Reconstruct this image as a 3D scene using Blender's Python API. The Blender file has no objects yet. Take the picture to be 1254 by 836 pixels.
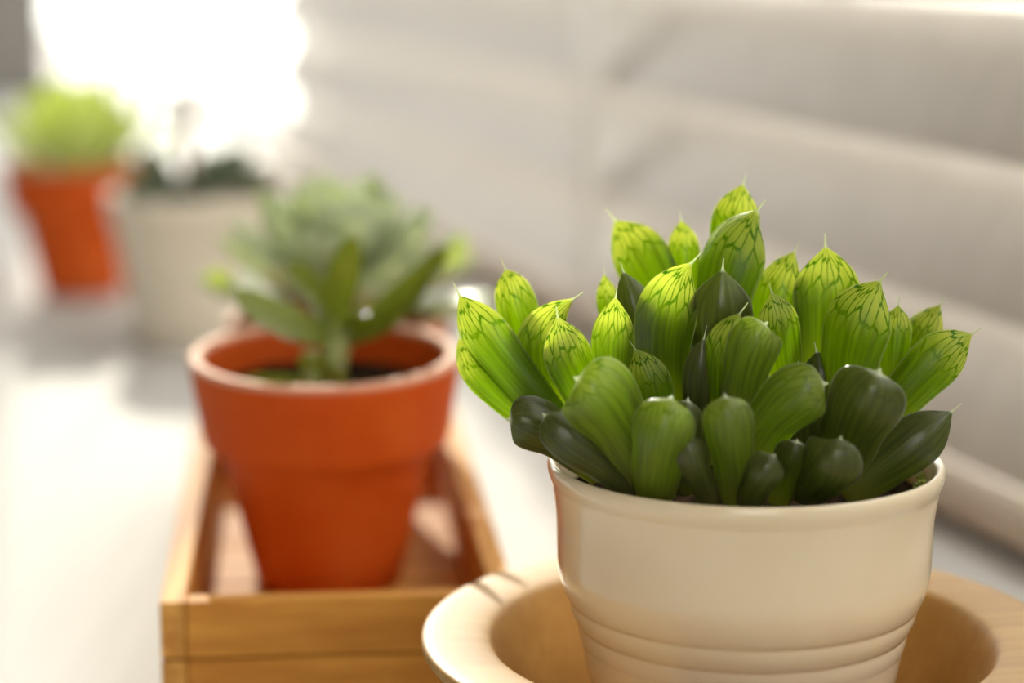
import bpy, bmesh, math, random
from mathutils import Vector, Matrix
random.seed(7)
R = math.radians
scene = bpy.context.scene
C = scene.collection

# ------------------------------------------------------------------ camera
FPX, IW, IH = 2700.0, 1254.0, 836.0
HORIZON = -85.0
CAM = Vector((0.0, 0.0, 0.200))
PITCH = math.atan((IH / 2 - HORIZON) / FPX)
cam_d = bpy.data.cameras.new('camera'); cam = bpy.data.objects.new('camera', cam_d); C.objects.link(cam)
cam.location = CAM; cam.rotation_euler = (math.pi / 2 - PITCH, 0, 0)
cam_d.sensor_width = 36.0; cam_d.lens = 36.0 * FPX / IW
cam_d.clip_start = 0.01; cam_d.clip_end = 100
cam_d.dof.use_dof = True; cam_d.dof.focus_distance = 0.489; cam_d.dof.aperture_fstop = 5.0
cam_d.dof.aperture_blades = 0
scene.camera = cam

# ------------------------------------------------------------------ world, sun, exposure
world = bpy.data.worlds.new('world'); scene.world = world; world.use_nodes = True
bg = world.node_tree.nodes['Background']
bg.inputs[0].default_value = (1.0, 0.965, 0.91, 1); bg.inputs[1].default_value = 4.1
SUN_R, SUN_EL = -0.19, R(28.5)                      # sun stands behind the window, a little left of the view
sd = bpy.data.lights.new('sun', 'SUN'); sun = bpy.data.objects.new('sun', sd); C.objects.link(sun)
sd.energy = 4.6; sd.angle = R(0.9); sd.color = (1.0, 0.93, 0.80)
to_sun = Vector((SUN_R, 1.0, 0)).normalized() * math.cos(SUN_EL) + Vector((0, 0, math.sin(SUN_EL)))
sun.rotation_euler = to_sun.to_track_quat('Z', 'Y').to_euler(); sun.location = to_sun * 6
vs = scene.view_settings
vs.view_transform = 'Standard'; vs.look = 'None'; vs.gamma = 1.0; vs.use_curve_mapping = False
vs.exposure = 0.15
scene.cycles.max_bounces = 14; scene.cycles.diffuse_bounces = 8; scene.cycles.transmission_bounces = 8
scene.cycles.transparent_max_bounces = 16; scene.cycles.sample_clamp_indirect = 6.0
scene.cycles.caustics_reflective = False; scene.cycles.caustics_refractive = False

# ------------------------------------------------------------------ helpers
FW = Vector((0, math.cos(PITCH), -math.sin(PITCH))); UP = Vector((0, math.sin(PITCH), math.cos(PITCH))); RT = Vector((1, 0, 0))
def ray(x, y): return FW * FPX + RT * (x - IW / 2) + UP * (IH / 2 - y)
def at(x, y, Y):                 # the point of a sight line at distance Y into the room
    d = ray(x, y); return CAM + d * (Y / d.y)
def atz(x, y, z):                # the point of a sight line at height z
    d = ray(x, y); return CAM + d * ((z - CAM.z) / d.z)

def tag(o, label=None, cat=None, group=None, kind=None):
    if label: o['label'] = label
    if cat: o['category'] = cat
    if group: o['group'] = group
    if kind: o['kind'] = kind
    return o
def thing(name, loc, label, cat, group=None):
    o = bpy.data.objects.new(name, None); C.objects.link(o); o.location = loc; o.empty_display_size = 0.02
    return tag(o, label, cat, group)
def wloc(o):
    v = Vector(o.location)
    while o.parent: o = o.parent; v += Vector(o.location)
    return v
def obj(name, verts, faces, mat, parent=None, origin=None, smooth=True, uvs=None):
    """verts in world coordinates; origin = where the object's own origin lies"""
    if origin is None:
        xs = [v[0] for v in verts]; ys = [v[1] for v in verts]; zs = [v[2] for v in verts]
        origin = Vector(((min(xs) + max(xs)) / 2, (min(ys) + max(ys)) / 2, min(zs)))
    origin = Vector(origin)
    me = bpy.data.meshes.new(name)
    me.from_pydata([tuple(Vector(v) - origin) for v in verts], [], faces)
    if uvs is not None:
        ul = me.uv_layers.new(name='UVMap')
        for l in me.loops: ul.data[l.index].uv = uvs[l.vertex_index]
    bm = bmesh.new(); bm.from_mesh(me); bmesh.ops.recalc_face_normals(bm, faces=bm.faces); bm.to_mesh(me); bm.free()
    if smooth:
        for p in me.polygons: p.use_smooth = True
    me.materials.append(mat)
    o = bpy.data.objects.new(name, me); C.objects.link(o)
    o.location = origin - (wloc(parent) if parent else Vector())
    if parent: o.parent = parent
    return o
def share(src, name, parent, loc, rot=None):       # a copy that shares mesh data
    o = src.copy(); o.name = name; C.objects.link(o); o.parent = parent; o.location = loc
    if rot: o.rotation_euler = rot
    return o
def lathe(profile, center, n=96, jitter=None):
    """profile: closed list of (r, z) ; r==0 becomes a pole"""
    c = Vector(center); V, F, rings = [], [], []
    for r, z in profile:
        if r < 1e-6:
            rings.append([len(V)]); V.append(c + Vector((0, 0, z)))
        else:
            k = len(V); rings.append(list(range(k, k + n)))
            for i in range(n):
                a = 2 * math.pi * i / n
                V.append(c + Vector((r * math.cos(a), r * math.sin(a), z)))
    for A, B in zip(rings[:-1], rings[1:]):
        if len(A) == 1 and len(B) == 1: continue
        for i in range(n):
            j = (i + 1) % n
            if len(A) == 1: F.append((A[0], B[j], B[i]))
            elif len(B) == 1: F.append((A[i], A[j], B[0]))
            else: F.append((A[i], A[j], B[j], B[i]))
    return V, F
def fillet(pts, it=2):           # Chaikin rounding of a lathe profile
    for _ in range(it):
        out = [pts[0]]
        for p, q in zip(pts[:-1], pts[1:]):
            out += [(.75 * p[0] + .25 * q[0], .75 * p[1] + .25 * q[1]), (.25 * p[0] + .75 * q[0], .25 * p[1] + .75 * q[1])]
        out.append(pts[-1]); pts = out
    return pts
def box_vf(o, ex, ey, ez, bev=0.0):
    """box from corner o along three vectors, bevelled"""
    bm = bmesh.new(); o = Vector(o); ex = Vector(ex); ey = Vector(ey); ez = Vector(ez)
    bmesh.ops.create_cube(bm, size=1.0)
    M = Matrix((ex, ey, ez)).transposed()
    for v in bm.verts: v.co = o + M @ (v.co + Vector((.5, .5, .5)))
    if bev > 0: bmesh.ops.bevel(bm, geom=list(bm.edges), offset=bev, segments=2, profile=.6, affect='EDGES')
    bm.verts.ensure_lookup_table(); bm.verts.index_update()
    V = [v.co.copy() for v in bm.verts]; F = [[v.index for v in f.verts] for f in bm.faces]; bm.free()
    return V, F
def join(*vfs):
    V, F = [], []
    for v, f in vfs:
        k = len(V); V += v; F += [[i + k for i in q] for q in f]
    return V, F
def tube(pts, rad, n=10):
    V, F = [], []; m = len(pts); pts = [Vector(p) for p in pts]
    rads = rad if isinstance(rad, (list, tuple)) else [rad] * m
    for i, p in enumerate(pts):
        t = (pts[min(i + 1, m - 1)] - pts[max(i - 1, 0)]).normalized()
        a = t.cross(Vector((0.31, 0.9, 0.12))).normalized(); b = t.cross(a)
        for k in range(n):
            q = 2 * math.pi * k / n; V.append(p + (a * math.cos(q) + b * math.sin(q)) * rads[i])
    for i in range(m - 1):
        for k in range(n):
            j = (k + 1) % n; F.append((i * n + k, i * n + j, (i + 1) * n + j, (i + 1) * n + k))
    F.append(list(range(n))); F.append([(m - 1) * n + k for k in range(n)])
    return V, F
def lerp(tab, x):
    if x <= tab[0][0]: return tab[0][1]
    for (a, u), (b, v) in zip(tab[:-1], tab[1:]):
        if x <= b:
            s = (x - a) / (b - a); return u + (v - u) * s
    return tab[-1][1]
def smooth_tab(tab, x):          # Catmull-Rom through a table
    n = len(tab)
    for i in range(n - 1):
        if x <= tab[i + 1][0] or i == n - 2:
            x0, y0 = tab[i]; x1, y1 = tab[i + 1]
            ym = tab[i - 1] if i else (2 * x0 - x1, y0); yp = tab[i + 2] if i + 2 < n else (2 * x1 - x0, y1)
            m0 = (y1 - ym[1]) / (x1 - ym[0]); m1 = (yp[1] - y0) / (yp[0] - x0)
            h = x1 - x0; s = min(max((x - x0) / h, 0), 1)
            return ((2 * s**3 - 3 * s**2 + 1) * y0 + (s**3 - 2 * s**2 + s) * h * m0 + (-2 * s**3 + 3 * s**2) * y1 + (s**3 - s**2) * h * m1)

# ------------------------------------------------------------------ materials
class NT:
    def __init__(s, name):
        s.m = bpy.data.materials.new(name); s.m.use_nodes = True; s.t = s.m.node_tree; s.t.nodes.clear()
        s.out = s.t.nodes.new('ShaderNodeOutputMaterial')
    def n(s, kind, **kw):
        nd = s.t.nodes.new('ShaderNode' + kind)
        for k, v in kw.items():
            if k.startswith('i_'): s.set(nd, k[2:], v)
            else: setattr(nd, k, v)
        return nd
    def set(s, nd, key, v):
        sock = nd.inputs[int(key)] if key.isdigit() else nd.inputs[key.replace('_', ' ')]
        if hasattr(v, 'is_linked') or isinstance(v, bpy.types.NodeSocket): s.t.links.new(v, sock)
        else:
            if isinstance(v, tuple) and len(v) == 3 and sock.type == 'RGBA': v = v + (1,)
            sock.default_value = v
    def math(s, op, a, b=None, clamp=False):
        nd = s.n('Math', operation=op, use_clamp=clamp); s.set(nd, '0', a)
        if b is not None: s.set(nd, '1', b)
        return nd.outputs[0]
    def ss(s, x, lo, hi, tlo=0.0, thi=1.0):
        nd = s.n('MapRange', interpolation_type='SMOOTHSTEP'); s.set(nd, '0', x)
        for k, v in zip('1234', (lo, hi, tlo, thi)): s.set(nd, k, v)
        return nd.outputs[0]
    def mix(s, f, a, b):
        nd = s.n('Mix', data_type='RGBA'); s.set(nd, '0', f); s.set(nd, '6', a); s.set(nd, '7', b); return nd.outputs[2]
    def noise(s, vec, scale, detail=3, rough=.55):
        nd = s.n('TexNoise'); s.set(nd, 'Scale', scale); s.set(nd, 'Detail', float(detail)); s.set(nd, 'Roughness', rough)
        if vec is not None: s.set(nd, 'Vector', vec)
        return nd.outputs[0]
    def coords(s, scale=(1, 1, 1), rot=(0, 0, 0), src='Object'):
        tc = s.n('TexCoord'); mp = s.n('Mapping'); s.t.links.new(tc.outputs[src], mp.inputs[0])
        mp.inputs['Scale'].default_value = scale; mp.inputs['Rotation'].default_value = rot; return mp.outputs[0]
    def bump(s, h, strength=.3, dist=.001):
        nd = s.n('Bump'); s.set(nd, 'Strength', strength); s.set(nd, 'Distance', dist); s.set(nd, 'Height', h); return nd.outputs[0]
    def done(s, shader): s.t.links.new(shader, s.out.inputs[0]); return s.m
def pbr(T, color, rough, normal=None, **kw):
    b = T.n('BsdfPrincipled'); T.set(b, 'Base Color', color); T.set(b, 'Roughness', rough)
    if normal is not None: T.set(b, 'Normal', normal)
    for k, v in kw.items(): T.set(b, k, v)
    return b.outputs[0]

def mat_plain(name, c1, c2, rough, scale=30, bump=0.0, **kw):
    T = NT(name); co = T.coords(); nz = T.noise(co, scale, 4)
    col = T.mix(T.ss(nz, .35, .65), c1, c2)
    nm = T.bump(nz, bump, .0005) if bump else None
    return T.done(pbr(T, col, rough, nm, **kw))
def mat_wood(name, light, dark, axis='x', rough=.55, fine=1.0, spec=.5):
    T = NT(name)
    sc = {'x': (6, 110, 110), 'y': (110, 6, 110), 'z': (110, 110, 6)}[axis]
    inf = T.n('ObjectInfo'); rnd = T.math('MULTIPLY', inf.outputs['Random'], 13.0)
    add = T.n('VectorMath', operation='ADD'); T.set(add, '0', T.coords(tuple(v * fine for v in sc))); T.set(add, '1', rnd)
    v = add.outputs[0]
    a = T.noise(v, 1.0, 5, .6); b = T.noise(v, 3.2, 3, .6); c = T.noise(v, .3, 2)
    g = T.math('ADD', T.math('MULTIPLY', a, .6), T.math('MULTIPLY', b, .4))
    col = T.mix(T.ss(g, .36, .66), dark, light)
    col = T.mix(T.ss(c, .35, .7, 0, .35), col, tuple(.75 * x for x in dark))
    return T.done(pbr(T, col, rough, T.bump(g, .25, .0006), Specular_IOR_Level=spec))
def mat_terracotta(name):
    T = NT(name); co = T.coords()
    n1 = T.noise(co, 45, 5, .6); n2 = T.noise(co, 14, 3)
    col = T.mix(T.ss(n1, .3, .7), (.54, .072, .003), (.60, .100, .008))
    col = T.mix(T.ss(n2, .55, .8, 0, .35), col, (.70, .24, .08))
    sp = T.n('SeparateXYZ'); T.t.links.new(co, sp.inputs[0])                       # lime bloom on the lip, with sunlight on the rim painted in
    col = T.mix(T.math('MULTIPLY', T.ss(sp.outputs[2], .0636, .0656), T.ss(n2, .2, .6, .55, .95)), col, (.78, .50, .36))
    return T.done(pbr(T, col, .62, T.bump(n1, .15, .0005), Specular_IOR_Level=.2))
def mat_leaf(name, flesh, window, vein, t_flesh, t_window, t_vein, base_c, t_base, vstart=.48, vfull=.74, transl=.5, rough=.33, cells=(4.2, 4.4), win_amt=1.0):
    T = NT(name)
    uv = T.n('UVMap', uv_map='UVMap'); sp = T.n('SeparateXYZ'); T.t.links.new(uv.outputs[0], sp.inputs[0])
    u, v = sp.outputs[0], sp.outputs[1]
    inf = T.n('ObjectInfo'); rnd = T.math('MULTIPLY', inf.outputs['Random'], 37.0)
    co = T.n('CombineXYZ'); T.set(co, '0', T.math('ADD', T.math('MULTIPLY', u, cells[0]), rnd)); T.set(co, '1', T.math('MULTIPLY', v, cells[1])); T.set(co, '2', 0.0)
    wob = T.n('TexNoise'); T.set(wob, 'Vector', co.outputs[0]); T.set(wob, 'Scale', 2.2)
    dis = T.n('VectorMath', operation='MULTIPLY_ADD'); T.set(dis, '0', wob.outputs[1]); T.set(dis, '1', (.28, .28, 0)); T.set(dis, '2', co.outputs[0])
    vo = T.n('TexVoronoi', voronoi_dimensions='2D', feature='DISTANCE_TO_EDGE'); T.set(vo, 'Vector', dis.outputs[0]); T.set(vo, 'Scale', 1.0); T.set(vo, 'Randomness', .85)
    big = T.noise(co.outputs[0], .8, 2)
    vm = T.ss(T.math('ADD', v, T.math('MULTIPLY', T.math('SUBTRACT', big, .5), .3)), vstart, vfull)
    cell = T.ss(vo.outputs[0], .04, .11)
    win = T.math('MULTIPLY', T.math('MULTIPLY', cell, vm), win_amt)
    vn = T.math('MULTIPLY', T.math('SUBTRACT', 1.0, cell), vm)
    vn = T.math('MULTIPLY', vn, win_amt)
    st = T.n('CombineXYZ'); T.set(st, '0', T.math('ADD', T.math('MULTIPLY', u, 6.5), rnd)); T.set(st, '1', T.math('MULTIPLY', v, 1.4)); T.set(st, '2', 3.0)
    stripe = T.ss(T.noise(st.outputs[0], 1.0, 2), .38, .62)
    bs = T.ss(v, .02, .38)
    awn = T.ss(v, .965, 1.005)
    edge = T.ss(T.math('ABSOLUTE', u), .93, 1.0, 0, .55)  # pale translucent margin, also painting in the rim light
    def layer(fl, wi, ve, ba):
        f2 = tuple(x * .66 for x in fl)
        c = T.mix(stripe, f2, fl)
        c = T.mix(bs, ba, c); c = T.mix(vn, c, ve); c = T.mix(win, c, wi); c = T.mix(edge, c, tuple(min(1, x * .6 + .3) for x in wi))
        return T.mix(awn, c, (.80, .86, .62))
    bc = layer(flesh, window, vein, base_c); tc = layer(t_flesh, t_window, t_vein, t_base)
    fine = T.noise(T.coords((1, 1, 1)), 900, 2)
    nm = T.bump(T.math('ADD', vo.outputs[0], T.math('MULTIPLY', fine, .15)), .12, .0006)
    p = pbr(T, bc, rough, nm, Specular_IOR_Level=.55, Coat_Weight=.25, Coat_Roughness=.2)
    tr = T.n('BsdfTranslucent'); T.set(tr, '0', tc)
    mx = T.n('MixShader'); T.set(mx, '0', transl); T.t.links.new(p, mx.inputs[1]); T.t.links.new(tr.outputs[0], mx.inputs[2])
    return T.done(mx.outputs[0])
def mat_glass(name):
    T = NT(name); tr = T.n('BsdfTransparent'); T.set(tr, '0', (.97, .98, .97)); gl = T.n('BsdfGlossy'); T.set(gl, 'Roughness', .02)
    mx = T.n('MixShader'); T.set(mx, '0', .05); T.t.links.new(tr.outputs[0], mx.inputs[1]); T.t.links.new(gl.outputs[0], mx.inputs[2])
    return T.done(mx.outputs[0])
def mat_translucent(name, c1, c2, rough, amt, tcol):
    T = NT(name); nz = T.noise(T.coords((2, 60, 60)), 1.0, 4); col = T.mix(T.ss(nz, .3, .7), c1, c2)
    p = pbr(T, col, rough, None, Specular_IOR_Level=.65); tr = T.n('BsdfTranslucent'); T.set(tr, '0', tcol)
    mx = T.n('MixShader'); T.set(mx, '0', amt); T.t.links.new(p, mx.inputs[1]); T.t.links.new(tr.outputs[0], mx.inputs[2])
    return T.done(mx.outputs[0])

M_haw = mat_leaf('haworthia_leaf', (.100, .140, .016), (.25, .31, .11), (.045, .085, .010),
                 (.50, .70, .012), (.93, .98, .28), (.16, .38, .005), (.19, .215, .05), (.50, .62, .03), transl=.78, rough=.34, vstart=.48, vfull=.78)
M_haw_mid = mat_leaf('haworthia_half_lit_leaf', (.165, .190, .034), (.26, .30, .09), (.12, .15, .025),
                 (.48, .68, .015), (.82, .92, .20), (.32, .55, .01), (.25, .24, .07), (.50, .56, .04), transl=.58, rough=.30, vstart=.60, vfull=.92, win_amt=.6)  # lighter copy: light on the brighter front leaves put into the colour
M_haw_old_shaded = mat_leaf('haworthia_older_shaded_leaf', (.090, .100, .024), (.13, .15, .045), (.065, .08, .018),
                 (.36, .46, .02), (.6, .75, .12), (.28, .38, .015), (.15, .145, .05), (.38, .40, .04), transl=.42, rough=.30, vstart=.62, vfull=.95, win_amt=.3)  # fewer windows on outer leaf backs; darker flesh paints in their self-shadow
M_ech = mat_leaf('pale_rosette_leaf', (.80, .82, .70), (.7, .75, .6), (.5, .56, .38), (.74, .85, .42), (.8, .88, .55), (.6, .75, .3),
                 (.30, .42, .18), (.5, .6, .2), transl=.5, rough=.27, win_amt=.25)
M_olive = mat_leaf('olive_strap_leaf', (.22, .26, .035), (.3, .36, .08), (.2, .24, .03), (.50, .58, .05), (.6, .7, .12), (.45, .5, .05),
                   (.24, .3, .06), (.45, .5, .06), transl=.38, rough=.2, win_amt=.2)
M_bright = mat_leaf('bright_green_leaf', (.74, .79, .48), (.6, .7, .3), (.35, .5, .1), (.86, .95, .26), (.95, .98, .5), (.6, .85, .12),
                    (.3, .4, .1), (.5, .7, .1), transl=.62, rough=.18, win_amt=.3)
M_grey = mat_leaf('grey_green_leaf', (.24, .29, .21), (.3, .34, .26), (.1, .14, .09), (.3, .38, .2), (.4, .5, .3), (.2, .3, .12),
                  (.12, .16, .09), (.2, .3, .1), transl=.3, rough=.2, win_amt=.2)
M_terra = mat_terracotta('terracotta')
def mat_soil(name):
    T = NT(name); nz = T.noise(T.coords(), 320, 4); d = T.n('BsdfDiffuse'); T.set(d, 'Color', T.mix(T.ss(nz, .35, .65), (.010, .007, .004), (.035, .022, .013)))
    return T.done(d.outputs[0])
M_soil = mat_soil('potting_soil')
M_ceramic = mat_plain('cream_glazed_ceramic', (.80, .67, .47), (.83, .70, .50), .16, 20, 0, Coat_Weight=.5, Coat_Roughness=.06,
                      Subsurface_Weight=.12, Subsurface_Radius=(.012, .007, .004), Subsurface_Scale=.5)
M_cream = mat_plain('cream_ceramic', (.74, .67, .54), (.78, .71, .59), .35, 20)
M_bowlwood = mat_wood('pale_bowl_wood', (.52, .31, .095), (.43, .235, .06), 'x', .5, .8)
M_crate = mat_wood('crate_wood', (.70, .325, .045), (.48, .18, .014), 'x', .7)
M_crate_y = mat_wood('crate_side_wood', (.72, .37, .08), (.48, .20, .025), 'y', .7)
M_sill = mat_wood('white_painted_wood', (.58, .57, .56), (.53, .52, .51), 'y', .65, .35, spec=.10)
M_white = mat_plain('white_frame_paint', (.72, .70, .66), (.76, .74, .70), .4, 12)
M_rail = mat_plain('beige_rail_paint', (.62, .53, .43), (.66, .57, .47), .4, 12)
M_slat = mat_translucent('blind_slat', (.58, .55, .51), (.64, .61, .57), .36, .12, (.8, .72, .6))
M_tape = mat_translucent('ladder_tape', (.90, .88, .84), (.97, .95, .92), .33, .1, (.9, .86, .78))
M_wall = mat_plain('grey_wall_paint', (.13, .12, .108), (.145, .133, .12), .8, 8)
M_room = mat_plain('warm_room_paint', (.46, .41, .34), (.48, .43, .36), .9, 4)
M_floor = mat_wood('room_floor_wood', (.50, .36, .22), (.40, .27, .15), 'y', .5, .2)
M_glass = mat_glass('window_glass')
M_stem = mat_plain('green_stem', (.30, .36, .10), (.38, .42, .16), .35, 60)
M_brown = mat_plain('brown_stem', (.20, .11, .06), (.28, .16, .09), .7, 90)
M_moss = mat_plain('moss_bits', (.18, .24, .02), (.34, .38, .05), .8, 300)

# ------------------------------------------------------------------ the setting
# the window runs obliquely away to the left; a = along it, n = outwards, z = up
O = Vector((0.166, 0.716, 0)); U = Vector((-0.3185, 1, 0)).normalized(); N = Vector((U.y, -U.x, 0)); Z = Vector((0, 0, 1))
def wp(a, n, z): return O + U * a + N * n + Z * z
def wbox(a0, a1, n0, n1, z0, z1, bev=0.0): return box_vf(wp(a0, n0, z0), U * (a1 - a0), N * (n1 - n0), Z * (z1 - z0), bev)
def struct(name, vf, mat, parent=None, smooth=False):
    o = obj(name, vf[0], vf[1], mat, parent, smooth=smooth)
    o['kind'] = 'structure'; return o
BL0, BL1, WEND = -0.95, 1.22, 3.9
WTOP = 2.5
tag(struct('window_sill', wbox(-1.3, WEND, -0.78, 0.054, -0.04, 0.0, .002), M_sill), 'wide white painted window sill with faint wood grain', 'window sill')
struct('floor', wbox(-3.5, WEND, -3.2, .075, -.85, -.8), M_floor)
struct('ceiling', wbox(-3.5, WEND, -3.2, .075, 2.6, 2.65), M_room)
W30, W31, W3B, W3T = -2.2, -.45, .1, 2.3
struct('wall_back', join(wbox(-3.58, -3.5, -3.2, W30, -.8, 2.6), wbox(-3.58, -3.5, W31, .075, -.8, 2.6), wbox(-3.579, -3.501, W30, W31, -.8, W3B), wbox(-3.579, -3.501, W30, W31, W3T, 2.6)), M_room)
win3 = thing('added_fill_window', wp(-3.54, (W30 + W31) / 2, W3B), 'unseen wide window added behind the viewer as fill light', 'window'); win3['kind'] = 'structure'  # unseen window, added to light the fronts of the pots
obj('pane', *wbox(-3.542, -3.538, W30 + .03, W31 - .03, W3B + .03, W3T - .03), M_glass, win3, smooth=False)
for z0 in (W3B, W3T - .03): obj('frame_rail', *wbox(-3.56, -3.52, W30, W31, z0, z0 + .03, .002), M_white, win3, smooth=False)
for n0 in (W30, W31 - .03): obj('frame_stile', *wbox(-3.56, -3.52, n0, n0 + .03, W3B + .03, W3T - .03, .002), M_white, win3, smooth=False)
struct('wall_left', wbox(-3.5, WEND, -3.28, -3.2, -.8, 2.6), M_room)
struct('wall_window', join(wbox(-3.5, WEND, .054, .075, -.8, 0), wbox(-3.5, BL0 - .05, .054, .075, 0, 2.6), wbox(BL0 - .05, WEND, .054, .075, WTOP, 2.6)), M_room)
W20, W21, W2T = -.85, -0.30, 1.1
struct('wall_end', join(wbox(2.04, 2.10, W21, -0.097, -.8, 2.6, .002), wbox(2.04, 2.10, -3.19, W20, -.8, 2.6, .002), wbox(2.041, 2.099, W20, W21, -.8, 0), wbox(2.041, 2.099, W20, W21, W2T, 2.6)), M_wall)
win2 = thing('added_end_window', wp(2.07, (W20 + W21) / 2, 0), 'unseen end window added beyond the grey pier for side light', 'window'); win2['kind'] = 'structure'  # unseen window, added to brighten the blind and left edges
obj('pane', *wbox(2.068, 2.072, W20 + .03, W21 - .03, .03, W2T - .03), M_glass, win2, smooth=False)
for z0 in (0, W2T - .03): obj('frame_rail', *wbox(2.055, 2.085, W20, W21, z0, z0 + .03, .002), M_white, win2, smooth=False)
for n0 in (W20, W21 - .03): obj('frame_stile', *wbox(2.055, 2.085, n0, n0 + .03, .03, W2T - .03, .002), M_white, win2, smooth=False)
win = thing('window_1', wp(1.2, .06, 0), 'long bright window behind the slatted blind', 'window'); win['kind'] = 'structure'
obj('pane', *wbox(BL0, WEND, .060, .063, .02, WTOP - .03), M_glass, win, smooth=False)
obj('frame_rail', *wbox(BL0 - .05, WEND, .0545, .0745, 0, .024, .002), M_white, win, smooth=False)
obj('frame_rail', *wbox(BL0 - .05, WEND, .0545, .0745, WTOP - .04, WTOP, .002), M_white, win, smooth=False)
obj('frame_stile', *wbox(BL0 - .05, BL0, .0545, .0745, .024, WTOP - .04, .002), M_white, win, smooth=False)
obj('frame_stile', *wbox(WEND - .03, WEND, .0545, .0745, .024, WTOP - .04, .002), M_white, win, smooth=False)

# ------------------------------------------------------------------ venetian blind
blind = thing('venetian_blind', wp(.2, 0, 0), 'off-white venetian blind with broad slats hanging over the sill', 'blind')
PITCH_S, SW, TILT = 0.0535, 0.0725, R(34)
def slat_vf(zl):
    V, F = [], []; K = 8
    for side in (1, -1):
        for k in range(K + 1):
            s = k / K
            cr = .0045 * 4 * s * (1 - s)
            p = Vector((0, s * SW * math.sin(TILT), s * SW * math.cos(TILT))) + Vector((0, -math.cos(TILT), math.sin(TILT))) * (cr + side * .0013)
            for a in (BL0, BL1): V.append(wp(a, p.y, zl + p.z))
    m = 2 * (K + 1)
    for k in range(K):
        i = 2 * k
        F.append((i, i + 1, i + 3, i + 2)); F.append((m + i, m + i + 2, m + i + 3, m + i + 1))
    F += [(0, m, m + 1, 1), (2 * K, 2 * K + 1, m + 2 * K + 1, m + 2 * K)]
    F += [[2 * k for k in range(K + 1)] + [m + 2 * k for k in range(K, -1, -1)], [2 * k + 1 for k in range(K + 1)] + [m + 2 * k + 1 for k in range(K, -1, -1)]]
    return V, F
first = obj('slat', *slat_vf(0.018), M_slat, blind, smooth=False)
nsl = int((WTOP - .06) / PITCH_S)
for k in range(1, nsl): share(first, 'slat', blind, first.location + Vector((0, 0, k * PITCH_S)))
obj('bottom_rail', *wbox(BL0, BL1, -.012, .040, .006, .0165, .002), M_rail, blind, smooth=False)
obj('head_rail', *wbox(BL0, BL1, -.01, .045, nsl * PITCH_S + .02, WTOP, .002), M_rail, blind, smooth=False)
for a in (-.55, .405, 1.1):
    obj('ladder_tape', *wbox(a - .012, a + .012, -.0065, -.0058, .008, nsl * PITCH_S + .02), M_tape, blind, smooth=False)
    obj('ladder_tape', *wbox(a - .012, a + .012, .0532, .0538, .008, nsl * PITCH_S + .02), M_tape, blind, smooth=False)

# ------------------------------------------------------------------ leaves
TAB_POINT = [(0, .70), (.2, .82), (.4, .93), (.54, 1.0), (.66, .95), (.77, .77), (.87, .48), (.94, .23), (.98, .09), (1.0, .045), (1.10, .015)]
TAB_BLUNT = [(0, .72), (.2, .84), (.4, .86), (.58, 1.0), (.74, 1.0), (.86, .88), (.93, .68), (.97, .44), (1.0, .10), (1.03, .03)]
TAB_STRAP = [(0, .55), (.2, .8), (.45, 1.0), (.65, .98), (.8, .85), (.9, .62), (.97, .3), (1.0, .05)]
TAB_SPOON = [(0, .3), (.2, .42), (.45, .75), (.68, 1.0), (.82, .95), (.92, .66), (.97, .36), (1.0, .05)]
def leaf_geo(P0, P1, P2, hw, normal, tab, thick=.42, cup=.18, ns=28, nc=24, awn_to=None):
    """a succulent leaf: centre line P0-P1-P2 (passing through P1), flat cupped upper face, keeled back"""
    P0, P1, P2 = Vector(P0), Vector(P1), Vector(P2)
    ctrl = P1 * 2 - (P0 + P2) * .5
    tmax = tab[-1][0]
    V, F, UVs = [], [], []
    def pos(t): return P0 * (1 - t)**2 + ctrl * (2 * t * (1 - t)) + P2 * t * t
    def tan(t): return ((ctrl - P0) * (1 - t) + (P2 - ctrl) * t).normalized()
    for i in range(ns + 1):
        s = i / ns; t = tmax * (1 - (1 - s)**1.35)
        w = max(smooth_tab(tab, t), .012) * hw
        T = tan(min(t, 1)); nn = (normal - T * normal.dot(T)).normalized(); W = T.cross(nn).normalized()
        c = pos(min(t, 1)) + (T * 0 if t <= 1 else T * (t - 1) * (P2 - P0).length * 1.0)
        tk = thick * (1.0 if t < .7 else lerp([(.7, 1), (1, .75)], t)); keel = lerp([(.35, 2.1), (.85, 1.12)], t)
        for k in range(nc):
            q = k / nc * 2
            if q <= 1: x = -math.cos(math.pi * q); y = -.02 + cup * x * x
            else: x = -math.cos(math.pi * q); y = cup * x * x * .9 - tk * (1 - abs(x)**keel)**.85 - .03 * (1 - x * x)
            V.append(c + W * (x * w) + nn * ((y - cup * .35) * w)); UVs.append((x, t))
    for i in range(ns):
        for k in range(nc):
            j = (k + 1) % nc; F.append((i * nc + k, i * nc + j, (i + 1) * nc + j, (i + 1) * nc + k))
    k0 = len(V); V.append(pos(0)); UVs.append((0, 0)); V.append(sum((V[ns * nc + k] for k in range(nc)), Vector()) / nc); UVs.append((0, tmax))
    for k in range(nc):
        j = (k + 1) % nc; F.append((k0, j, k)); F.append((k0 + 1, ns * nc + k, ns * nc + j))
    return V, F, UVs
def add_leaf(parent, P0, P1, P2, hw, normal, tab, mat, name='leaf', **kw):
    V, F, UVs = leaf_geo(P0, P1, P2, hw, normal, tab, **kw)
    return obj(name, V, F, mat, parent, origin=P0, uvs=UVs)
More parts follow.
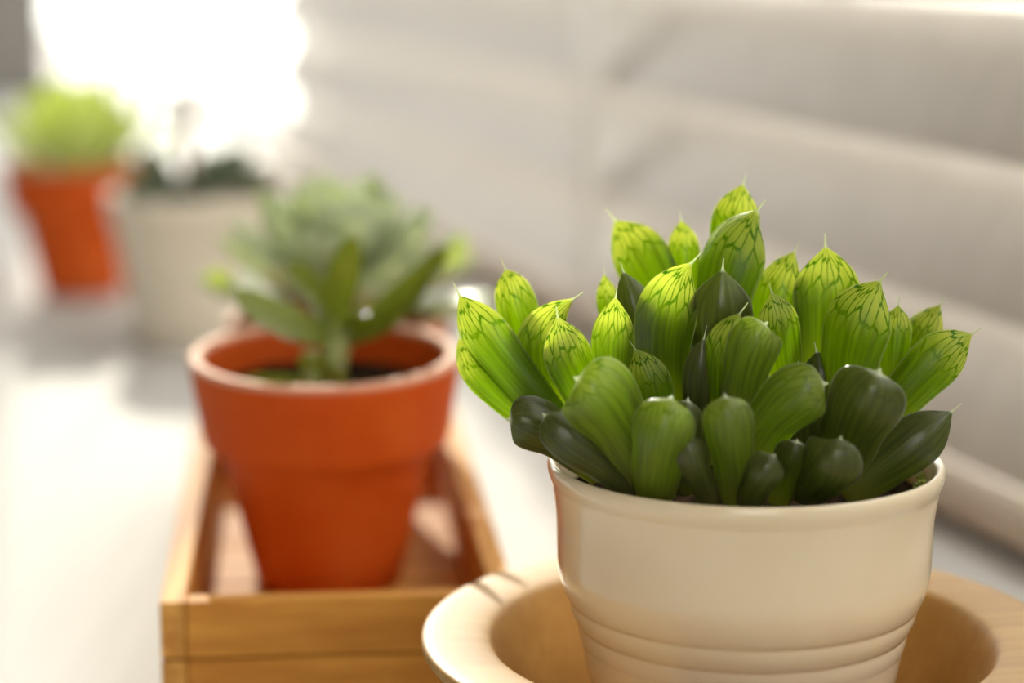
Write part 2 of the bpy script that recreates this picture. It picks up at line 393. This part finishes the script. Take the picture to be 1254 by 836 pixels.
def px_leaf(parent, Yc, b, m, t, half, phi, mat, tab, **kw):
    """b, m, t = (x, y, depth in mm from the plant's axis); phi turns the upper face away from the viewer"""
    P = [at(q[0], q[1], Yc + q[2] / 1000) for q in (b, m, t)]
    hw = half / FPX * (P[1] - CAM).dot(FW)
    T = (P[2] - P[0]).normalized(); vw = (CAM - P[1]).normalized(); vw = (vw - T * vw.dot(T)).normalized(); sd_ = T.cross(vw)
    normal = vw * math.cos(R(phi)) + sd_ * math.sin(R(phi))
    return add_leaf(parent, P[0], P[1], P[2], hw, normal, tab, mat, **kw)

# ------------------------------------------------------------------ wooden bowl, white pot, haworthia
YP = 0.49
rim_c = at(912, 562, YP)
RZ = rim_c.z; PX = rim_c.x
BOT = 0.009
bowl = thing('wooden_bowl', (PX, YP, 0), 'pale turned wooden bowl with broad flat rim under the white ribbed pot', 'bowl')
bz = RZ - .0405
pr = [(0, .0), (.045, .0), (.050, .0012), (.0640, bz - .012), (.0738, bz - .0035), (.0744, bz - .001), (.0734, bz), (.0597, bz - .0006), (.0577, bz - .002), (.0555, bz - .008), (.049, .0125), (.044, .0092), (.0, BOT)]
obj('bowl_body', *lathe([pr[0]] + fillet(pr[1:-1], 2) + [pr[-1]], (PX, YP, 0), 120), M_bowlwood, bowl, origin=(PX, YP, 0))

pot = thing('ribbed_pot', (PX, YP, BOT), 'glossy cream ceramic pot with ribbed base standing in the wooden bowl', 'pot')
def pz(d): return RZ - d
po = [(0, BOT + .0002), (.027, BOT + .0002), (.0290, BOT + .002), (.0350, pz(.0475)), (.0352, pz(.0463)), (.0362, pz(.0452)), (.0376, pz(.0415)), (.0379, pz(.0393)), (.0378, pz(.0383)), (.0386, pz(.0374)),
      (.0396, pz(.0352)), (.0399, pz(.0335)), (.0399, pz(.0325)), (.0408, pz(.0315)), (.0420, pz(.0285)), (.0427, pz(.0250)), (.0428, pz(.021)), (.0430, pz(.012)), (.0440, pz(.0052)), (.0444, pz(.0042)),
      (.0450, pz(.0025)), (.0452, pz(.0008)), (.0447, pz(-.0004)), (.0438, pz(-.0004)), (.0428, pz(.0008)), (.0424, pz(.004)), (.0415, pz(.012)), (.0400, pz(.026)), (.034, BOT + .012), (.025, BOT + .006), (0, BOT + .006)]
obj('pot_body', *lathe([po[0]] + fillet(po[1:-1], 2) + [po[-1]], (PX, YP, 0), 144), M_ceramic, pot, origin=(PX, YP, BOT))
def soil_disc(center, r, z, parent, amp=.0012, n=40, seed=1):
    rnd = random.Random(seed); V = [Vector((center[0], center[1], z + amp))]; F = []
    for i in range(1, 13):
        rr = r * i / 12
        for k in range(n):
            a = 2 * math.pi * k / n; V.append(Vector((center[0] + rr * math.cos(a), center[1] + rr * math.sin(a), z + (rnd.uniform(-amp, amp) if i < 12 else 0))))
    for k in range(n): F.append((0, 1 + k, 1 + (k + 1) % n))
    for i in range(11):
        for k in range(n):
            j = (k + 1) % n; a = 1 + i * n; F.append((a + k, a + n + k, a + n + j, a + j))
    b0 = len(V)
    for k in range(n):
        a = 2 * math.pi * k / n; V.append(Vector((center[0] + r * .97 * math.cos(a), center[1] + r * .97 * math.sin(a), z - .006)))
    e = 1 + 11 * n
    for k in range(n): F.append((e + k, b0 + k, b0 + (k + 1) % n, e + (k + 1) % n))
    F.append([b0 + k for k in range(n)])
    return obj('soil', V, F, M_soil, parent)
soil_disc((PX, YP), .0417, RZ - .0085, pot, seed=3)
rg = random.Random(11); parts = []
for i in range(46):                                           # moss crumbs by the sunny side of the rim
    a = R(rg.uniform(-32, 4)); rr = rg.uniform(.0385, .0412); p = Vector((PX + rr * math.cos(a), YP + rr * math.sin(a), RZ - .0075 + rg.uniform(0, .0028)))
    s = rg.uniform(.0004, .0010)
    parts.append(box_vf(p, Vector((s, s * .4, .2 * s)), Vector((-s * .4, s, .3 * s)), Vector((0, .2 * s, s * .8))))
mo = obj('moss', *join(*parts), M_moss, pot, smooth=False); mo['kind'] = 'stuff'

haw = thing('haworthia', (PX, YP, RZ - .0075), 'fleshy green haworthia with translucent net-veined leaf tips in the cream pot', 'succulent')
# (base x, y, depth) (middle) (tip) half width px, turn of upper face, tip kind, thickness
P_, B_ = TAB_POINT, TAB_BLUNT
HAW = [
 # left offset
 ((668, 528, 0), (596, 466, 3), (562, 414, 6), 27, 150, P_, .34),
 ((682, 520, -3), (606, 428, -1), (563, 362, 2), 35, 150, P_, .38),
 ((668, 515, 10), (636, 388, 11), (619, 330, 13), 26, 170, P_, .32),
 ((700, 520, -4), (661, 432, -3), (702, 366, -1), 33, -30, P_, .36),
 ((735, 515, -8), (700, 446, -10), (683, 388, -12), 31, 195, P_, .40),
 ((752, 520, -7), (750, 428, -6), (754, 364, -6), 27, 5, P_, .34),
 # centre
 ((822, 515, -5), (814, 400, -3), (847, 322, -2), 39, -12, P_, .34),
 ((845, 425, 12), (792, 330, 26), (753, 270, 31), 38, 160, P_, .40),
 ((842, 400, 20), (838, 318, 24), (834, 270, 26), 20, 175, P_, .32),
 ((878, 430, 6), (892, 330, 10), (927, 258, 10), 45, 150, P_, .45),
 ((890, 360, 16), (898, 282, 19), (910, 226, 20), 31, 165, P_, .38),
 ((882, 470, -2), (882, 395, -4), (885, 330, -6), 40, 180, P_, .36),
 ((935, 440, 10), (948, 368, 12), (973, 308, 13), 31, 160, P_, .36),
 ((935, 400, 22), (944, 352, 24), (953, 316, 25), 14, 180, P_, .32),
 ((966, 480, -7), (956, 410, -8), (945, 358, -9), 27, 195, P_, .36),
 # right offset
 ((1008, 470, 2), (1012, 372, 5), (1011, 302, 6), 42, 8, P_, .30),
 ((1036, 500, -5), (1046, 410, -7), (1078, 344, -8), 43, 165, P_, .42),
 ((1090, 480, -1), (1096, 415, 0), (1100, 374, 1), 20, 175, P_, .34),
 ((1090, 470, 4), (1122, 415, 8), (1151, 373, 10), 27, 150, P_, .36),
 ((1072, 525, -4), (1138, 452, -4), (1190, 409, -3), 36, 205, P_, .42),
 ((1035, 605, -10), (1110, 550, -13), (1166, 504, -12), 35, 195, P_, .42),
 ((1020, 575, -12), (1052, 508, -26), (1076, 456, -32), 47, 178, B_, .55),
 ((985, 600, -16), (1012, 574, -34), (1029, 538, -38), 38, 178, B_, .60),
 # front
 ((905, 570, -18), (958, 500, -27), (1009, 470, -31), 39, 190, B_, .50),
 ((900, 530, -14), (918, 440, -20), (937, 397, -22), 33, 188, B_, .45),
 ((888, 540, -12), (886, 445, -16), (906, 384, -17), 28, 170, P_, .42),
 ((858, 570, -12), (856, 475, -14), (862, 414, -15), 21, 180, P_, .45),
 ((905, 612, -26), (895, 540, -36), (888, 486, -38), 31, 180, B_, .55),
 ((915, 618, -32), (930, 586, -39), (948, 558, -40), 23, 178, B_, .55),
 ((872, 618, -30), (853, 572, -37), (840, 535, -38), 20, 190, B_, .5),
 ((800, 598, -20), (748, 505, -29), (708, 464, -33), 48, 182, B_, .45),
 ((800, 605, -24), (808, 545, -37), (822, 488, -38), 38, 176, B_, .55),
 ((800, 605, -18), (722, 550, -26), (668, 509, -26), 33, 200, B_, .45),
 ((740, 575, -6), (672, 527, -11), (624, 513, -14), 33, 182, B_, .5),
 ((810, 560, -8), (798, 480, -9), (778, 428, -9), 28, 165, P_, .42),
 ((752, 420, 12), (745, 375, 14), (740, 336, 15), 14, 175, P_, .34),
 ((800, 440, 2), (780, 385, 4), (763, 332, 5), 24, 175, P_, .36),
 # shaded leaves deep inside the clump
 ((960, 560, -4), (965, 500, -8), (975, 452, -10), 28, 180, P_, .45),
 ((850, 500, 2), (850, 440, 2), (845, 385, 3), 26, 180, P_, .4),
 ((1000, 540, 0), (1005, 480, -2), (1000, 430, -3), 32, 180, P_, .45),
]
HAW += [((952, 612, -18), (966, 574, -27), (976, 540, -32), 24, 180, B_, .55), ((985, 585, -10), (990, 530, -16), (985, 490, -18), 30, 180, B_, .5),
        ((840, 600, -18), (835, 545, -24), (842, 490, -26), 24, 180, B_, .5), ((760, 590, -10), (735, 530, -14), (720, 490, -16), 30, 185, B_, .45)]
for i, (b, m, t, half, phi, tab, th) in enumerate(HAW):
    old_shaded = tab is B_ or i in (11, 20, 26, 36, 37, 38, 39)  # leaves given the darker flesh with shade painted in
    px_leaf(haw, YP, b, m, t, half, phi, M_haw_mid if i in (23, 24, 27, 30, 31) else M_haw_old_shaded if old_shaded else M_haw, tab, thick=th)

# ------------------------------------------------------------------ terracotta pots
def terra_pot(name, loc, label, tilt=(0, 0, 0), s=1.0, parts=None):
    root = thing(name, loc, label, 'pot', 'terracotta pots'); root.rotation_euler = tilt; root.scale = (s, s, s)
    if parts:
        for p in parts: share(p, p.name.split('.')[0], root, p.location)
        return root, parts
    H = .066
    pr = [(0, 0), (.0195, 0), (.0208, .001), (.0292, H - .0262), (.0294, H - .0250), (.0296, H - .0247), (.0335, H - .0245), (.0342, H - .0240), (.0346, H - .0220), (.0375, H - .002), (.0374, H - .0004), (.0366, H), (.0345, H), (.0337, H - .0008), (.0328, H - .006), (.0300, H - .024), (.0225, .012), (.019, .006), (0, .006)]
    L = Vector(loc)
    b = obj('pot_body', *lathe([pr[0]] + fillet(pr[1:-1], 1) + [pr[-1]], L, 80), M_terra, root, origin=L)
    sdi = soil_disc((L.x, L.y), .0312, L.z + H - .011, root, .0015, seed=5)
    return root, [b, sdi]
FLOOR = .0072
p1 = at(400, 462, .640); p1 = Vector((p1.x, p1.y, FLOOR + .0018))
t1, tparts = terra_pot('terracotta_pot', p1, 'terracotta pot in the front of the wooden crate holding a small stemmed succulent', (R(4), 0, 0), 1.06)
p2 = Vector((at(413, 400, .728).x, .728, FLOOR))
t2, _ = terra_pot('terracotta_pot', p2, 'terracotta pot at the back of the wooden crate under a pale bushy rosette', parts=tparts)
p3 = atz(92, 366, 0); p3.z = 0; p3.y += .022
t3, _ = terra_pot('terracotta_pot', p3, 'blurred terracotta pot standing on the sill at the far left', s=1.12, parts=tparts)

# crate
CR = R(5.5); ca = Vector((math.cos(CR), math.sin(CR), 0)); cb = Vector((-math.sin(CR), math.cos(CR), 0))
c0 = atz(195, 738, .0315); c0.z = 0
crate = thing('wooden_crate', c0 + ca * .045 + cb * .09, 'small open slatted wooden crate holding two terracotta pots', 'crate')
CW, CL, CT, CH = .0915, .236, .0065, .0315
def cbox(a0, a1, b0, b1, z0, z1, bev=.0007): return box_vf(c0 + ca * a0 + cb * b0 + Z * z0, ca * (a1 - a0), cb * (b1 - b0), Z * (z1 - z0), bev)
for b0 in (0, CL - CT):
    for z0, z1 in ((.0012, .0158), (.0164, CH)):
        obj('plank', *cbox(CT + .0002, CW - CT - .0002, b0, b0 + CT, z0, z1), M_crate, crate, smooth=False)
for a0 in (0, CW - CT):
    for z0, z1 in ((.0012, .0158), (.0164, CH)):
        obj('side_plank', *cbox(a0, a0 + CT, 0, CL, z0, z1), M_crate_y, crate, smooth=False)
nfl = 5; wf = (CL - 2 * CT) / nfl
for k in range(nfl):
    obj('floor_slat', *cbox(CT + .0002, CW - CT - .0002, CT + k * wf + .0008, CT + (k + 1) * wf - .0008, .0012, FLOOR - .0002), M_crate, crate, smooth=False)

# plant in the front terracotta pot
Y1 = p1.y
pl1 = thing('stemmed_succulent', (p1.x, p1.y, FLOOR + .055), 'small succulent with thick stem and olive strap leaves in the front terracotta pot', 'succulent')
obj('stem', *tube([at(398, 492, Y1 - .004), at(404, 460, Y1 - .003), at(412, 425, Y1 - .001), at(416, 395, Y1)], [.0038, .0040, .0042, .0036], 14), M_stem, pl1)
for b, m, t, half, phi, th in [
    ((412, 415, 0), (416, 352, -4), (434, 288, -6), 24, 25, .35),
    ((412, 412, 0), (345, 392, -12), (284, 358, -20), 27, 40, .4),
    ((416, 412, 0), (478, 385, -8), (530, 332, -16), 24, -45, .4),
    ((420, 405, 2), (492, 362, 6), (548, 300, 8), 20, -35, .35),
    ((414, 408, 2), (380, 352, 8), (352, 322, 14), 18, 20, .35),
    ((402, 474, -4), (340, 466, -10), (284, 470, -14), 12, 125, .5),
    ((402, 452, -5), (386, 446, -12), (372, 430, -16), 17, 160, .7),
    ((404, 484, -6), (386, 474, -14), (372, 456, -18), 19, 170, .7),
    ((408, 482, -6), (412, 470, -14), (414, 448, -18), 16, 170, .7),
    ((398, 492, -8), (382, 496, -14), (366, 486, -18), 15, 170, .7),
    ((406, 494, -8), (408, 492, -16), (414, 478, -20), 15, 170, .7),
    ((420, 402, -3), (440, 398, -10), (452, 384, -15), 19, 60, .6)]:
    px_leaf(pl1, Y1, b, m, t, half, phi, M_olive, TAB_STRAP, thick=th, nc=14, ns=16)

# rosette in the back pot
def rosette(root, center, n, mat, lens, widths, el0, el1, seed, tab=TAB_SPOON, rise=.004, curl=.25, thick=.3):
    rnd = random.Random(seed); c = Vector(center)
    for i in range(n):
        f = i / (n - 1); az = i * 2.39996 + rnd.uniform(-.15, .15); el = R(el0 + (el1 - el0) * f + rnd.uniform(-6, 6))
        L = lens[0] + (lens[1] - lens[0]) * f; L *= rnd.uniform(.9, 1.1); hw = widths[0] + (widths[1] - widths[0]) * f
        h = Vector((math.cos(az), math.sin(az), 0)); d = h * math.cos(el) + Z * math.sin(el); nrm = -h * math.sin(el) + Z * math.cos(el)
        b = c + h * .004 * (1 - f) + Z * rise * f
        add_leaf(root, b, b + d * L * .5 - nrm * L * curl * .25, b + d * L + nrm * L * curl * .2, hw, nrm, tab, mat, thick=thick, nc=12, ns=14)
top2 = FLOOR + .066
pl2 = thing('rosette_succulent', (p2.x, p2.y, top2 - .011), 'pale green bushy rosette succulent in the back terracotta pot', 'succulent')
obj('stem', *tube([(p2.x, p2.y, top2 - .012), (p2.x + .001, p2.y, top2 + .0), (p2.x, p2.y, top2 + .012)], [.005, .0045, .004], 12), M_stem, pl2)
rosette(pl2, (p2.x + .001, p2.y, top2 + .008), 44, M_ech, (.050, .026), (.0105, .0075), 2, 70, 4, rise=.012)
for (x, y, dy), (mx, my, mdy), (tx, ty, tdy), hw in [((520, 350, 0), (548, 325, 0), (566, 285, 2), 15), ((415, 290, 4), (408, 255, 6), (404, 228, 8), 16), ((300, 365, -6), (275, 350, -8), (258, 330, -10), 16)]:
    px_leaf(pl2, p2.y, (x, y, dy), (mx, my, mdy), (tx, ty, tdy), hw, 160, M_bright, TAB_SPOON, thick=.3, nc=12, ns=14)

# ------------------------------------------------------------------ cream pot and the far plants
p4 = atz(240, 432, 0); p4.z = 0; p4.y += .034
H4 = .074
cp = thing('cream_pot', p4, 'blurred cream ceramic pot on the sill between the crate and the far terracotta pot', 'pot')
pr = [(0, 0), (.032, 0), (.0335, .001), (.0445, H4 - .012), (.0455, H4 - .011), (.0463, H4 - .002), (.0457, H4), (.0440, H4), (.0430, H4 - .002), (.0415, H4 - .014), (.031, .008), (0, .007)]
obj('pot_body', *lathe([pr[0]] + fillet(pr[1:-1], 1) + [pr[-1]], p4, 80), M_cream, cp, origin=p4)
soil_disc((p4.x, p4.y), .042, H4 - .011, cp, seed=8)
pl4 = thing('grey_succulent', (p4.x, p4.y, H4 - .011), 'blurred grey-green broad-leaved plant with a bare brown stem in the cream pot', 'succulent')
obj('stem', *tube([at(228, 250, p4.y), at(232, 205, p4.y), at(228, 165, p4.y + .004), at(238, 105, p4.y + .006)], [.0042, .0036, .0032, .0026], 10), M_brown, pl4)
for b, m, t, half, phi in [((228, 250, 0), (280, 222, -6), (335, 215, -10), 20, 30), ((228, 250, 0), (262, 205, 10), (310, 190, 18), 18, 30),
                           ((226, 250, 0), (190, 235, -14), (150, 222, -22), 22, -30), ((226, 250, 0), (200, 210, 8), (165, 190, 14), 20, -20),
                           ((228, 250, 0), (235, 235, -18), (245, 236, -32), 20, 10), ((228, 250, 0), (250, 215, 0), (262, 185, 0), 18, 20),
                           ((230, 165, 4), (212, 150, 4), (195, 140, 2), 9, 30), ((236, 120, 6), (222, 118, 4), (205, 124, 2), 8, 10)]:
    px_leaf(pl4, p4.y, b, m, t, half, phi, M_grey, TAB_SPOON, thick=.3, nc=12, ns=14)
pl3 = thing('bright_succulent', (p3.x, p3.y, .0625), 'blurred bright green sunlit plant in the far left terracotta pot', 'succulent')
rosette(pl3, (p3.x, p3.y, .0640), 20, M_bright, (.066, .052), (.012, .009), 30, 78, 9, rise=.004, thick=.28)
